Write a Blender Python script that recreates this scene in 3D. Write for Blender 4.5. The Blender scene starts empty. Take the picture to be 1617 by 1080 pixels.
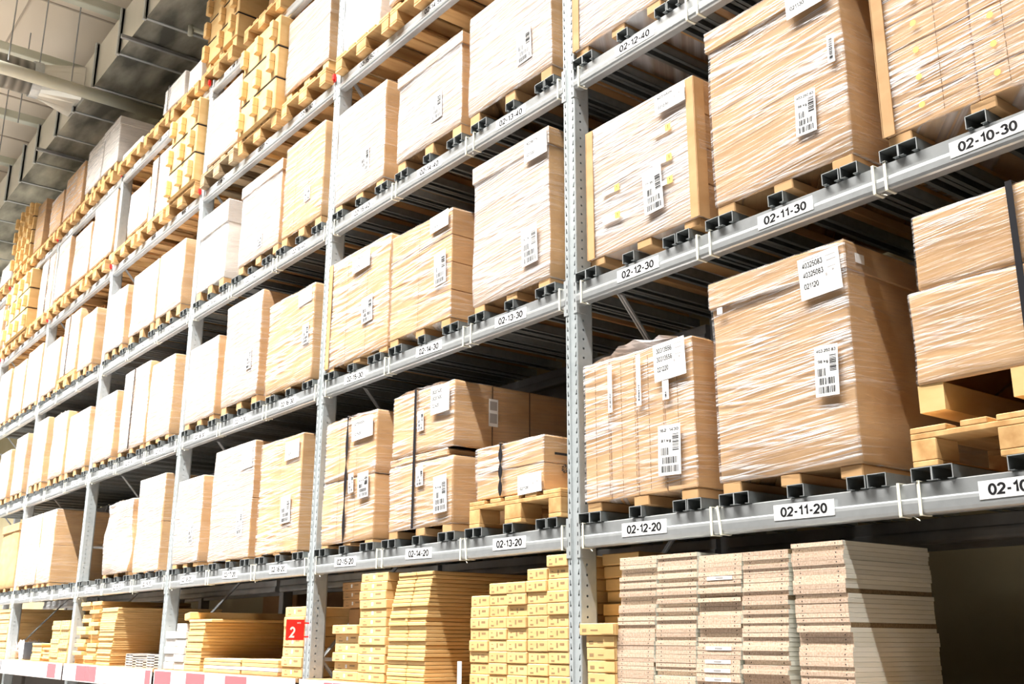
import bpy, math, random
from mathutils import Vector, Matrix
random.seed(7)
S = bpy.context.scene
COL = S.collection
R = math.radians

# ------------------------------------------------------------------ camera
cam_d = bpy.data.cameras.new('camera'); cam = bpy.data.objects.new('camera', cam_d); COL.objects.link(cam)
YAW, PIT, ROL = R(52.5235), R(15.8118), R(0.2208)
right = Vector((math.cos(YAW), math.sin(YAW), 0))
fwd = Vector((-math.sin(YAW)*math.cos(PIT), math.cos(YAW)*math.cos(PIT), math.sin(PIT)))
upv = right.cross(fwd)
r_ = right*math.cos(ROL)+upv*math.sin(ROL); u_ = -right*math.sin(ROL)+upv*math.cos(ROL)
M = Matrix((r_, u_, -fwd)).transposed().to_4x4(); M.translation = Vector((4.0485, -3.4614, 1.6))
cam.matrix_world = M
cam_d.sensor_width = 36; cam_d.lens = 1664.765/1617*36; cam_d.clip_start = .05; cam_d.clip_end = 200
S.camera = cam

# ------------------------------------------------------------------ world, lamps, exposure
w = bpy.data.worlds.new('world'); S.world = w; w.use_nodes = True
w.node_tree.nodes['Background'].inputs[0].default_value = (1.0, .96, .90, 1)
w.node_tree.nodes['Background'].inputs[1].default_value = .042
S.view_settings.view_transform = 'Standard'; S.view_settings.look = 'None'
S.view_settings.gamma = 1; S.view_settings.use_curve_mapping = False
S.view_settings.exposure = 0.0
def area(x, y, z, sx, sy, power, up=False, colr=(1, .97, .92)):
    l = bpy.data.lights.new('aisle_lamp_or_upfill', 'AREA'); l.shape = 'RECTANGLE'; l.size = sx; l.size_y = sy
    l.energy = power; l.color = colr; l.spread = math.pi if up else R(96)
    o = bpy.data.objects.new('aisle_lamp_or_upfill', l); COL.objects.link(o); o.location = (x, y, z)
    if up: o.rotation_euler = (math.pi, 0, 0)
    return o
for i in range(14):                       # the row of batten lamps above the aisle
    x = 7.5-3.0*i
    area(x, -2.95, 10.7, 2.8, .16, (240, 310, 450, 690, 940, 1120)[i] if i < 6 else 1420)
    if i % 2 == 0: area(x-1.5, -3.2, 9.6, 5.0, .3, 40, True)  # added upward fill that brightens ceiling and duct, apart from the lamp row

# ------------------------------------------------------------------ materials
def mat(name):
    m = bpy.data.materials.new(name); m.use_nodes = True
    return m, m.node_tree.nodes, m.node_tree.links, m.node_tree.nodes['Principled BSDF']
def N(n, t, **k):
    x = n.new(t)
    for a, b in k.items(): setattr(x, a, b)
    return x
def mth(n, l, op, a, b=None, c=None):
    x = N(n, 'ShaderNodeMath', operation=op)
    for i, v in enumerate((a, b, c)):
        if v is None: continue
        if isinstance(v, (int, float)): x.inputs[i].default_value = v
        else: l.new(v, x.inputs[i])
    return x.outputs[0]
def mixc(n, l, fac, a, b):
    x = N(n, 'ShaderNodeMix', data_type='RGBA')
    if isinstance(fac, (int, float)): x.inputs[0].default_value = fac
    else: l.new(fac, x.inputs[0])
    for i, v in ((6, a), (7, b)):
        if isinstance(v, tuple): x.inputs[i].default_value = (*v, 1) if len(v) == 3 else v
        else: l.new(v, x.inputs[i])
    return x.outputs[2]
def plain(name, col, rough=.6, metal=0., spec=.5):
    m, n, l, p = mat(name)
    p.inputs['Base Color'].default_value = (*col, 1); p.inputs['Roughness'].default_value = rough
    p.inputs['Metallic'].default_value = metal; p.inputs['Specular IOR Level'].default_value = spec
    return m
def noise_mat(name, c1, c2, scale=(3, 3, 3), rough=.6, metal=0., detail=4, bump=0., rnd=.0, lo=.35, hi=.65, spec=.4):
    m, n, l, p = mat(name)
    tc = N(n, 'ShaderNodeTexCoord'); mp = N(n, 'ShaderNodeMapping'); mp.inputs['Scale'].default_value = scale
    l.new(tc.outputs['Object'], mp.inputs[0])
    oi = N(n, 'ShaderNodeObjectInfo')
    cx = N(n, 'ShaderNodeCombineXYZ'); s = mth(n, l, 'MULTIPLY', oi.outputs['Random'], 50.)
    l.new(s, cx.inputs[0]); l.new(s, cx.inputs[2]); l.new(cx.outputs[0], mp.inputs[1])
    no = N(n, 'ShaderNodeTexNoise'); no.inputs['Scale'].default_value = 1; no.inputs['Detail'].default_value = detail
    l.new(mp.outputs[0], no.inputs[0])
    mr = N(n, 'ShaderNodeMapRange'); mr.inputs[1].default_value = lo; mr.inputs[2].default_value = hi
    l.new(no.outputs[0], mr.inputs[0])
    c = mixc(n, l, mr.outputs[0], c1, c2)
    if rnd:
        hs = N(n, 'ShaderNodeHueSaturation'); l.new(c, hs.inputs['Color'])
        v = mth(n, l, 'MULTIPLY_ADD', oi.outputs['Random'], 2*rnd, 1-rnd); l.new(v, hs.inputs['Value']); c = hs.outputs[0]
    l.new(c, p.inputs['Base Color'])
    p.inputs['Roughness'].default_value = rough; p.inputs['Metallic'].default_value = metal
    p.inputs['Specular IOR Level'].default_value = spec
    if bump:
        b = N(n, 'ShaderNodeBump'); b.inputs['Strength'].default_value = bump; b.inputs['Distance'].default_value = .01
        l.new(no.outputs[0], b.inputs['Height']); l.new(b.outputs[0], p.inputs['Normal'])
    return m
CARD = noise_mat('cardboard', (.455, .265, .118), (.54, .335, .165), (4, 4, 9), .7, rnd=.07, spec=.25)
CARDY = noise_mat('yellow_cardboard', (.64, .41, .17), (.72, .49, .225), (4, 4, 14), .7, rnd=.06, spec=.25)
CARDW = noise_mat('white_cardboard', (.62, .58, .54), (.74, .70, .66), (3, 3, 6), .6, rnd=.03)
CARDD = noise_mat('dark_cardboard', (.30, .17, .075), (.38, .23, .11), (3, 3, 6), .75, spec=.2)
WOOD = noise_mat('pallet_wood', (.46, .25, .09), (.68, .43, .19), (14, 2.0, 14), .65, rnd=.12, bump=.15, spec=.3)
WOODO = noise_mat('weathered_wood', (.26, .18, .10), (.42, .31, .19), (14, 2.0, 14), .7, rnd=.12, bump=.15, spec=.3)
CHIP = noise_mat('chipboard', (.44, .30, .205), (.70, .545, .43), (120, 120, 120), .75, detail=3, lo=.3, hi=.7, rnd=.17, spec=.25)
CHIPD = noise_mat('dark_chipboard', (.17, .12, .065), (.26, .19, .11), (120, 120, 120), .8, detail=2, rnd=.10, spec=.2)
MELA = noise_mat('white_melamine', (.70, .69, .60), (.78, .77, .70), (2, 2, 30), .4, rnd=.04)
PAPER = plain('paper', (.86, .86, .86), .5)
INK = plain('black_ink', (.012, .012, .014), .7, spec=.15)
INKG = plain('grey_ink', (.36, .34, .33), .6)
INKT = plain('brown_print', (.30, .19, .085), .7)
YEL = plain('yellow_sticker', (.80, .58, .14), .5)
BLK = plain('black_strap', (.018, .018, .022), .35)
SEAM = plain('box_slot', (.10, .055, .025), .8)
TIE = plain('cream_tie', (.76, .74, .62), .5)
RED = plain('red_plastic', (.78, .022, .018), .4)
RED2 = plain('pink_card', (.66, .12, .14), .5)
RAILW = plain('rail_white', (.82, .72, .72), .5)
BLKB = plain('black_board', (.012, .012, .015), .4)
CEIL = noise_mat('ceiling_panel', (.66, .57, .46), (.72, .63, .52), (.3, .3, .3), .8)
SEAMC = plain('ceiling_seam', (.42, .35, .28), .8)
WALL = noise_mat('olive_wall', (.36, .31, .18), (.40, .35, .22), (1, 1, 1), .85)
FLOOR = noise_mat('floor_concrete', (.15, .145, .14), (.20, .195, .19), (1, 1, 1), .5)
DUCT = noise_mat('duct_side', (.50, .49, .44), (.62, .61, .56), (.6, .6, .6), .38, .55, spec=.5)
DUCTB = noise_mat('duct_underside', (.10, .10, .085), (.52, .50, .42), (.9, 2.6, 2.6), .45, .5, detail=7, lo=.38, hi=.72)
PIPE = noise_mat('painted_pipe', (.55, .56, .46), (.61, .61, .52), (2, 2, 2), .5)
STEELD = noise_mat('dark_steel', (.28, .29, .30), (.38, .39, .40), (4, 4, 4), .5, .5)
SPIRAL, n, l, p = mat('spiral_duct')
tc = N(n, 'ShaderNodeTexCoord'); wv = N(n, 'ShaderNodeTexWave'); wv.bands_direction = 'Y'
wv.inputs['Scale'].default_value = 2.6; wv.inputs['Distortion'].default_value = .6; l.new(tc.outputs['Object'], wv.inputs[0])
l.new(mixc(n, l, wv.outputs[1], (.36, .36, .33), (.62, .61, .57)), p.inputs['Base Color'])
p.inputs['Metallic'].default_value = .5; p.inputs['Roughness'].default_value = .42
bm_ = N(n, 'ShaderNodeBump'); bm_.inputs['Strength'].default_value = .4; bm_.inputs['Distance'].default_value = .02
l.new(wv.outputs[1], bm_.inputs['Height']); l.new(bm_.outputs[0], p.inputs['Normal'])

def galv(name, c1, c2, rough, metal, holes=None):
    m, n, l, p = mat(name)
    tc = N(n, 'ShaderNodeTexCoord'); no = N(n, 'ShaderNodeTexNoise'); no.inputs['Scale'].default_value = 26
    no.inputs['Detail'].default_value = 3; l.new(tc.outputs['Object'], no.inputs[0])
    no2 = N(n, 'ShaderNodeTexNoise'); no2.inputs['Scale'].default_value = 2.2; l.new(tc.outputs['Object'], no2.inputs[0])
    f = mth(n, l, 'MULTIPLY_ADD', no.outputs[0], .8, mth(n, l, 'MULTIPLY_ADD', no2.outputs[0], 1.2, -.5))
    l.new(mixc(n, l, f, c1, c2), p.inputs['Base Color'])
    p.inputs['Roughness'].default_value = rough; p.inputs['Metallic'].default_value = metal
    if holes:
        sp = N(n, 'ShaderNodeSeparateXYZ'); l.new(tc.outputs['Object'], sp.inputs[0])
        x, y, z = sp.outputs; pitch = .05
        def ell(u, v, a, b):
            q = mth(n, l, 'ADD', mth(n, l, 'POWER', mth(n, l, 'ABSOLUTE', mth(n, l, 'DIVIDE', u, a)), 2.),
                    mth(n, l, 'POWER', mth(n, l, 'ABSOLUTE', mth(n, l, 'DIVIDE', v, b)), 2.))
            return mth(n, l, 'LESS_THAN', q, 1.)
        zz = mth(n, l, 'SUBTRACT', mth(n, l, 'MULTIPLY', mth(n, l, 'FRACT', mth(n, l, 'DIVIDE', z, pitch)), pitch), pitch/2)
        front = mth(n, l, 'LESS_THAN', y, .012)
        tot = None
        for xc, s in ((.013, 1), (.077, -1)):
            u = mth(n, l, 'SUBTRACT', x, xc)
            slot = ell(mth(n, l, 'ADD', u, mth(n, l, 'MULTIPLY', zz, .16*s)), zz, .0026, .0145)
            dot = ell(mth(n, l, 'SUBTRACT', u, .0015*s), mth(n, l, 'ADD', zz, .010), .0052, .0052)
            h = mth(n, l, 'MAXIMUM', slot, dot)
            tot = h if tot is None else mth(n, l, 'MAXIMUM', tot, h)
        tot = mth(n, l, 'MULTIPLY', tot, front)
        side = mth(n, l, 'GREATER_THAN', x, .0895)
        z2 = mth(n, l, 'SUBTRACT', mth(n, l, 'MULTIPLY', mth(n, l, 'FRACT', mth(n, l, 'ADD', mth(n, l, 'DIVIDE', z, pitch), .3)), pitch), pitch/2)
        d2 = mth(n, l, 'MULTIPLY', ell(mth(n, l, 'SUBTRACT', y, .042), z2, .0058, .0058), side)
        tot = mth(n, l, 'MAXIMUM', tot, d2)
        tr = N(n, 'ShaderNodeBsdfTransparent'); mx = N(n, 'ShaderNodeMixShader')
        l.new(tot, mx.inputs[0]); l.new(p.outputs[0], mx.inputs[1]); l.new(tr.outputs[0], mx.inputs[2])
        l.new(mx.outputs[0], n['Material Output'].inputs[0])
    return m
GALV = galv('galvanised_steel', (.40, .43, .44), (.56, .59, .60), .42, .35)
BEAMM = galv('beam_steel', (.40, .42, .43), (.54, .56, .57), .34, .55)
POST = galv('perforated_steel', (.36, .40, .41), (.52, .56, .58), .45, .3, True)
CHAN = galv('channel_steel', (.13, .145, .15), (.25, .27, .27), .5, .4)

def film_mat(name, base, amt, rough=.28):
    m, n, l, p = mat(name)
    tc = N(n, 'ShaderNodeTexCoord'); sp = N(n, 'ShaderNodeSeparateXYZ'); l.new(tc.outputs['Object'], sp.inputs[0])
    oi = N(n, 'ShaderNodeObjectInfo'); sd = mth(n, l, 'MULTIPLY', oi.outputs['Random'], 90.)
    s = mth(n, l, 'ADD', sp.outputs[0], mth(n, l, 'MULTIPLY', sp.outputs[1], .9))
    def nz(a, b, tilt, off, det, dist=0.):
        c = N(n, 'ShaderNodeCombineXYZ')
        l.new(mth(n, l, 'MULTIPLY', s, a), c.inputs[0])
        l.new(mth(n, l, 'ADD', mth(n, l, 'MULTIPLY', sp.outputs[2], b), mth(n, l, 'MULTIPLY', s, tilt)), c.inputs[1])
        l.new(mth(n, l, 'ADD', sd, off), c.inputs[2])
        x = N(n, 'ShaderNodeTexNoise'); x.inputs['Scale'].default_value = 1; x.inputs['Detail'].default_value = det
        x.inputs['Distortion'].default_value = dist
        l.new(c.outputs[0], x.inputs[0]); return x.outputs[0]
    fine = nz(1.5, 105, -9., 0, 3, .12); fine2 = nz(2.0, 48, 3.5, 7, 3, .1); big = nz(2.6, 5., -1., 3, 3)
    def rng(v, a, b):
        mr = N(n, 'ShaderNodeMapRange'); mr.inputs[1].default_value = a; mr.inputs[2].default_value = b; l.new(v, mr.inputs[0]); return mr.outputs[0]
    st = mth(n, l, 'MAXIMUM', rng(fine, .50, .62), mth(n, l, 'MULTIPLY', rng(fine2, .53, .64), .9))  # film wrinkles, with the lamp glare on them painted as white streaks
    f = mth(n, l, 'MULTIPLY_ADD', mth(n, l, 'MULTIPLY', st, mth(n, l, 'MULTIPLY_ADD', rng(big, .35, .6), .75, .25)), amt, base)
    p.inputs['Base Color'].default_value = (.84, .83, .85, 1); p.inputs['Roughness'].default_value = rough
    p.inputs['Specular IOR Level'].default_value = 1.
    b = N(n, 'ShaderNodeBump'); b.inputs['Strength'].default_value = 1.; b.inputs['Distance'].default_value = .010
    l.new(mth(n, l, 'ADD', fine, mth(n, l, 'MULTIPLY', fine2, .7)), b.inputs['Height']); l.new(b.outputs[0], p.inputs['Normal'])
    tr = N(n, 'ShaderNodeBsdfTransparent'); mx = N(n, 'ShaderNodeMixShader')
    l.new(f, mx.inputs[0]); l.new(tr.outputs[0], mx.inputs[1]); l.new(p.outputs[0], mx.inputs[2])
    l.new(mx.outputs[0], n['Material Output'].inputs[0])
    return m
FILM = film_mat('stretch_film', .06, .66)
FILMT = film_mat('thin_film', .04, .40)
FILMH = film_mat('heavy_or_glare_film', .34, .55)  # whiter mix standing in for glare; also used for loose film
FILMS = film_mat('side_film_less_glare', .02, .16)  # same film on the side faces, with less glare painted in

# ------------------------------------------------------------------ mesh helpers
class MB:
    def __init__(s): s.v = []; s.f = []; s.m = []
    def box(s, x0, x1, y0, y1, z0, z1, mi=0, c=0.):
        if isinstance(mi, int): mi = [mi]*6            # -x +x -y +y -z +z
        b = len(s.v)
        if c <= 0:
            s.v += [(x, y, z) for x in (x0, x1) for y in (y0, y1) for z in (z0, z1)]
            F = [(0, 1, 3, 2), (4, 6, 7, 5), (0, 4, 5, 1), (2, 3, 7, 6), (0, 2, 6, 4), (1, 5, 7, 3)]
            s.f += [tuple(b+i for i in q) for q in F]; s.m += mi; return
        X, Y, Z = (x0, x1), (y0, y1), (z0, z1); idx = {}
        for i in (0, 1):
            for j in (0, 1):
                for k in (0, 1):
                    sx, sy, sz = (c if i == 0 else -c), (c if j == 0 else -c), (c if k == 0 else -c)
                    idx[i, j, k, 0] = len(s.v); s.v.append((X[i], Y[j]+sy, Z[k]+sz))
                    idx[i, j, k, 1] = len(s.v); s.v.append((X[i]+sx, Y[j], Z[k]+sz))
                    idx[i, j, k, 2] = len(s.v); s.v.append((X[i]+sx, Y[j]+sy, Z[k]))
        def q(*a): return tuple(idx[t] for t in a)
        G = [(q((0,0,0,0),(0,0,1,0),(0,1,1,0),(0,1,0,0)), mi[0]), (q((1,0,0,0),(1,1,0,0),(1,1,1,0),(1,0,1,0)), mi[1]),
             (q((0,0,0,1),(1,0,0,1),(1,0,1,1),(0,0,1,1)), mi[2]), (q((0,1,0,1),(0,1,1,1),(1,1,1,1),(1,1,0,1)), mi[3]),
             (q((0,0,0,2),(0,1,0,2),(1,1,0,2),(1,0,0,2)), mi[4]), (q((0,0,1,2),(1,0,1,2),(1,1,1,2),(0,1,1,2)), mi[5])]
        for i in (0, 1):
            for j in (0, 1):
                G.append((q((i,j,0,0),(i,j,1,0),(i,j,1,1),(i,j,0,1)), mi[2+j]))
                G.append((q((i,0,j,0),(i,1,j,0),(i,1,j,2),(i,0,j,2)), mi[0+i]))
                G.append((q((0,i,j,1),(1,i,j,1),(1,i,j,2),(0,i,j,2)), mi[2+i]))
                for k in (0, 1): G.append((q((i,j,k,0),(i,j,k,1),(i,j,k,2)), mi[2+j]))
        for f, m in G: s.f.append(f); s.m.append(m)
    def prism(s, pts, x0, x1, mi=0, axis='x', caps=True):
        n = len(pts); b = len(s.v)
        for t in (x0, x1):
            for a, c in pts:
                s.v.append((t, a, c) if axis == 'x' else ((a, t, c) if axis == 'y' else (a, c, t)))
        for i in range(n):
            j = (i+1) % n; s.f.append((b+i, b+j, b+n+j, b+n+i)); s.m.append(mi)
        if caps: s.f.append(tuple(b+i for i in range(n))[::-1]); s.f.append(tuple(b+n+i for i in range(n))); s.m += [mi, mi]
    def tube(s, p, q, r, n=10, mi=0):
        p, q = Vector(p), Vector(q); d = (q-p).normalized(); a = d.orthogonal().normalized(); e = d.cross(a); b = len(s.v)
        for c in (p, q):
            for i in range(n):
                t = 2*math.pi*i/n; s.v.append(tuple(c+a*r*math.cos(t)+e*r*math.sin(t)))
        for i in range(n):
            j = (i+1) % n; s.f.append((b+i, b+j, b+n+j, b+n+i)); s.m.append(mi)
        s.f.append(tuple(b+i for i in range(n))[::-1]); s.f.append(tuple(b+n+i for i in range(n))); s.m += [mi, mi]
    def add(s, me, sx, sz, ox, oz, y=-.0006, mi=0):
        b = len(s.v)
        for a, c in me[0]: s.v.append((ox+a*sx, y, oz+c*sz))
        for f in me[1]: s.f.append(tuple(b+i for i in f)); s.m.append(mi)
    def mesh(s, name, mats):
        me = bpy.data.meshes.new(name); me.from_pydata(s.v, [], s.f)
        for m in (mats if isinstance(mats, (list, tuple)) else [mats]): me.materials.append(m)
        me.polygons.foreach_set('material_index', s.m); me.update()
        import bmesh
        bm = bmesh.new(); bm.from_mesh(me); bmesh.ops.recalc_face_normals(bm, faces=bm.faces); bm.to_mesh(me); bm.free()
        return me
def link(name, me, parent=None, loc=(0, 0, 0), rot=(0, 0, 0)):
    o = bpy.data.objects.new(name, me); COL.objects.link(o); o.location = loc; o.rotation_euler = rot
    if parent: o.parent = parent
    return o
def build(mb, name, mats, parent=None, loc=(0, 0, 0), rot=(0, 0, 0)): return link(name, mb.mesh(name, mats), parent, loc, rot)
def tag(o, label, cat, group=None, kind=None):
    o['label'] = label; o['category'] = cat
    if group: o['group'] = group
    if kind: o['kind'] = kind
    return o
def empty(name, loc, label, cat, group=None):
    o = bpy.data.objects.new(name, None); COL.objects.link(o); o.location = loc; o.empty_display_size = .1
    return tag(o, label, cat, group)
def struct(name, mb, mats):
    o = build(mb, name, mats); o['kind'] = 'structure'; return o
_txt = {}
def arc(cx, cy, rx, ry, a0, a1, n=12): return [(cx+rx*math.cos(R(a0+(a1-a0)*i/n)), cy+ry*math.sin(R(a0+(a1-a0)*i/n))) for i in range(n+1)]
GL = {'0': [arc(.29, .5, .23, .44, 0, 360, 24)], '1': [[(.08, .74), (.24, .80), (.33, .94), (.33, .06)]],
 '2': [arc(.29, .69, .22, .25, 170, -30, 12)+[(.06, .07), (.53, .07)]], '3': [arc(.28, .71, .20, .23, 165, -80, 10), arc(.28, .29, .23, .23, 82, -165, 12)],
 '4': [[(.53, .29), (.05, .29), (.40, .93), (.40, .05)]], '5': [[(.50, .93), (.13, .93), (.09, .50)]+arc(.28, .32, .23, .25, 130, -155, 12)],
 '6': [arc(.29, .30, .22, .24, 0, 360, 18), arc(.33, .50, .27, .44, 180, 60, 8)], '7': [[(.06, .93), (.52, .93), (.22, .05)]],
 '8': [arc(.29, .71, .18, .22, 0, 360, 16), arc(.29, .28, .22, .23, 0, 360, 18)], '9': [arc(.29, .70, .22, .24, 0, 360, 18), arc(.25, .50, .27, .44, 0, -120, 8)],
 '-': [[(.05, .40), (.33, .40)]], '.': [[(.22, .02), (.22, .14)]], 'k': [[(.10, .96), (.10, .05)], [(.46, .68), (.12, .34)], [(.22, .44), (.48, .05)]],
 'g': [arc(.28, .38, .20, .28, 0, 360, 16), [(.48, .68), (.48, -.02)]+arc(.28, -.02, .20, .18, 0, -150, 6)], 'H': [[(.08, .95), (.08, .05)], [(.50, .95), (.50, .05)], [(.08, .5), (.50, .5)]], ' ': []}
def text(s, bold=.012):
    """upright digits drawn as thick strokes, normalised to a unit box"""
    if s in _txt: return _txt[s]
    vs, fs = [], []; hw = .10 if bold > .015 else .080; x = 0
    for ch in s:
        for pl in GL[ch]:
            n = len(pl); closed = abs(pl[0][0]-pl[-1][0])+abs(pl[0][1]-pl[-1][1]) < 1e-6; b = len(vs)
            for i, (px, py) in enumerate(pl):
                if closed: p0 = pl[(i-1) % (n-1)]; p1 = pl[(i+1) % (n-1)]
                else: p0 = pl[max(i-1, 0)]; p1 = pl[min(i+1, n-1)]
                d0 = Vector((px-p0[0], py-p0[1])); d1 = Vector((p1[0]-px, p1[1]-py))
                if d0.length < 1e-9: d0 = d1
                if d1.length < 1e-9: d1 = d0
                d0.normalize(); d1.normalize(); t = (d0+d1).normalized(); nn = Vector((-t.y, t.x)); k = hw/max(.45, nn.dot(Vector((-d0.y, d0.x))))
                vs.append((x+px+nn.x*k, py+nn.y*k)); vs.append((x+px-nn.x*k, py-nn.y*k))
            for i in range(n-1): fs.append((b+2*i, b+2*i+1, b+2*i+3, b+2*i+2))
        x += .32 if ch in '. ' else (.44 if ch == '-' else (.52 if ch == '1' else .66))
    x0 = min(v[0] for v in vs); x1 = max(v[0] for v in vs)
    vs = [((a-x0)/(x1-x0), c) for a, c in vs]
    _txt[s] = (vs, fs); return _txt[s]
def soft_box(w, d, h, seed, amp=.004, out=0., n=7, taper=0., r=.012):
    """box with soft corners and slightly bulging faces; local origin at bottom, front at y=0, centred in x"""
    rng = random.Random(seed)
    ph = [rng.uniform(0, 6.28) for _ in range(6)]
    mb = MB(); idx = {}
    def pt(u, v, t):   # u,v,t in 0..1
        x = (u-.5)*w; y = v*d; z = t*h
        cx = max(-w/2+r, min(w/2-r, x)); cy = max(r, min(d-r, y)); cz = max(r, min(h-r, z))
        dx, dy, dz = x-cx, y-cy, z-cz; L = math.sqrt(dx*dx+dy*dy+dz*dz)
        if L > 1e-9:
            k = r/L
            if (abs(dx) > 1e-9)+(abs(dy) > 1e-9)+(abs(dz) > 1e-9) > 1: dx, dy, dz = dx*k, dy*k, dz*k
        x, y, z = cx+dx, cy+dy, cz+dz
        a = amp*(math.sin(9*z+ph[0]+4*x)+.6*math.sin(17*z+ph[1]-7*x)+.5*math.sin(13*x+ph[2]))
        b2 = amp*(math.sin(8*z+ph[3]+4*y)+.6*math.sin(15*z+ph[4]))
        if v < .01: y += a-out-amp*.0
        elif v > .99: y += out
        x += (b2 if u > .5 else -b2)*(1 if u in (0, 1) else 0)
        if u < .01: x -= out
        elif u > .99: x += out
        if t > .99: z += out*.6
        x += taper*(z/h)
        return (x, y, z)
    ks = [0]+[r/ w]+[ (i/(n-1)) for i in range(1, n-1)]+[1-r/w]+[1]
    kd = [0, r/d]+[i/4 for i in range(1, 4)]+[1-r/d, 1]
    kh = [0, r/h]+[i/(n) for i in range(1, n)]+[1-r/h, 1]
    def vid(u, v, t):
        k = (round(u, 5), round(v, 5), round(t, 5))
        if k not in idx: idx[k] = len(mb.v); mb.v.append(pt(*k))
        return idx[k]
    def grid(A, B, f):
        for i in range(len(A)-1):
            for j in range(len(B)-1):
                mb.f.append((vid(*f(A[i], B[j])), vid(*f(A[i+1], B[j])), vid(*f(A[i+1], B[j+1])), vid(*f(A[i], B[j+1])))); mb.m.append(0)
    for c in (0, 1):
        grid(ks, kh, lambda a, b: (a, c, b)); i0 = len(mb.m); grid(kd, kh, lambda a, b: (c, a, b))
        if out: mb.m[i0:] = [1]*(len(mb.m)-i0)
        grid(ks, kd, lambda a, b: (a, b, c))
    return mb
def smooth(o):
    for p in o.data.polygons: p.use_smooth = True
    return o
exec_parts = []
# ------------------------------------------------------------------ setting
ZT = {20: 2.153, 30: 3.408, 40: 4.661, 50: 5.89, 60: 7.10}; BH = .115
m = MB(); m.box(-40, 12, -9, 6, -.1, 0); struct('floor', m, FLOOR)
m = MB(); m.box(-40, 12, -9, 6, 11.0, 11.1); ce = struct('ceiling', m, CEIL)
m = MB(); m.box(-40, 12, 2.62, 2.72, 0, 11.0); struct('wall_back', m, WALL)
for i, x in enumerate([-8.0-1.75*k for k in range(12)]):
    m = MB(); m.box(x-.018, x+.018, -9, 2.6, 10.985, 11.0); struct('trim_%d' % (i+1), m, SEAMC)
for i, y in enumerate((-2.4, -.75, .9)):
    m = MB(); m.box(-40, -4, y-.015, y+.015, 10.987, 11.0); struct('trim_%d' % (i+13), m, SEAMC)

# roof beams, pipe, rods, ducts
for j, (x, z) in enumerate(((-9.95, 10.25), (-11.95, 10.25), (-14.2, 10.25), (-16.2, 10.25), (-18.6, 10.25))):
    m = MB(); m.box(x-.075, x+.075, -9, 2.55, z-.07, z+.07, 0, .01)
    t = build(m, 'roof_beam', PIPE); tag(t, 'pale painted roof beam crossing above the big duct, %s from the right' % ('first', 'second', 'third', 'fourth', 'fifth')[j], 'beam', 'roof beams under the ceiling')
m = MB(); m.tube((-9.80, -9, 8.80), (-9.80, 2.5, 8.80), .085, 20)
smooth(tag(build(m, 'ceiling_pipe', PIPE), 'thick pale pipe crossing just below the large grey duct', 'pipe'))
for j, (x, y, z0, z1) in enumerate(((-9.80, -1.22, 8.93, 11), (-10.2, -.33, 9.0, 11), (-10.95, -.62, 9.6, 11), (-12.6, -.5, 9.4, 11), (-14.1, -.45, 9.3, 11))):
    m = MB(); m.tube((x, y, z0), (x, y, z1), .010, 6)
    o = build(m, 'hanging_rod', STEELD)
    tag(o, ('thin steel rod holding the big pipe beside the grey duct', 'thin threaded rod hanging by the duct flange near the pipe', 'thin rod hanging between pipe and spiral duct',
            'thin rod hanging beyond the spiral duct', 'farthest thin rod hanging left of the duct')[j], 'rod', 'rods hanging from the ceiling')
du = empty('air_duct', (-12, 0, 9), 'large grey galvanised rectangular air duct running above the rack', 'duct')
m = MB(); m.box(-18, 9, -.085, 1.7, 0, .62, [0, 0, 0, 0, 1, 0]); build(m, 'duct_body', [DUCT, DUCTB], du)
for x in (-3.6, -4.65, -5.7, -6.75, -7.82, -8.85, -9.93, -10.85, -11.8, -13.0, -13.93, -14.94, -16.0, -17.1, -18.2, -19.4, -20.6):
    m = MB(); m.box(-.022, .022, -.11, 1.72, -.012, .645); m.box(-.022, .022, -.13, -.085, -.03, .66)
    build(m, 'duct_flange', GALV, du, (x+12, 0, 0))
for x, n_ in ((-8.35, 'nearer'), (-12.4, 'farther')):
    m = MB(); m.box(x-.02, x+.02, -.22, 1.9, 8.94, 8.985)
    tag(build(m, 'duct_hanger_bar', STEELD), '%s flat bar crossing under the large grey duct' % n_, 'bar', 'bars carrying the duct')
sp = empty('spiral_duct', (-10.9, -.1, 9.33), 'round ribbed branch duct leaving the side of the large duct', 'duct')
m = MB(); m.tube((0, -9, 0), (0, -.55, 0), .24, 28); smooth(build(m, 'duct_tube', SPIRAL, sp))
m = MB(); m.tube((0, -.62, 0), (0, -.5, 0), .262, 28); build(m, 'collar', GALV, sp)
m = MB(); b = 0
for i in range(24):
    a = 2*math.pi*(i+.5)/24; m.v.append((.25*math.cos(a), -.5, .25*math.sin(a)))
for i in range(24):
    a = 2*math.pi*(i+.5)/24; k = 1/max(abs(math.cos(a)), abs(math.sin(a))); m.v.append((.42*math.cos(a)*k, -.0+.01, .27*math.sin(a)*k))
for i in range(24):
    j = (i+1) % 24; m.f.append((i, j, 24+j, 24+i)); m.m.append(0)
build(m, 'transition', DUCT, sp)
m = MB(); m.tube((-7.35, .32, 8.78), (-7.35, 2.62, 8.78), .032, 12); m.tube((-7.35, .32, 8.81), (-7.35, .32, 8.68), .034, 12)
smooth(tag(build(m, 'sprinkler_pipe', PIPE), 'thin pale sprinkler pipe with bent end under the duct', 'pipe'))

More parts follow.
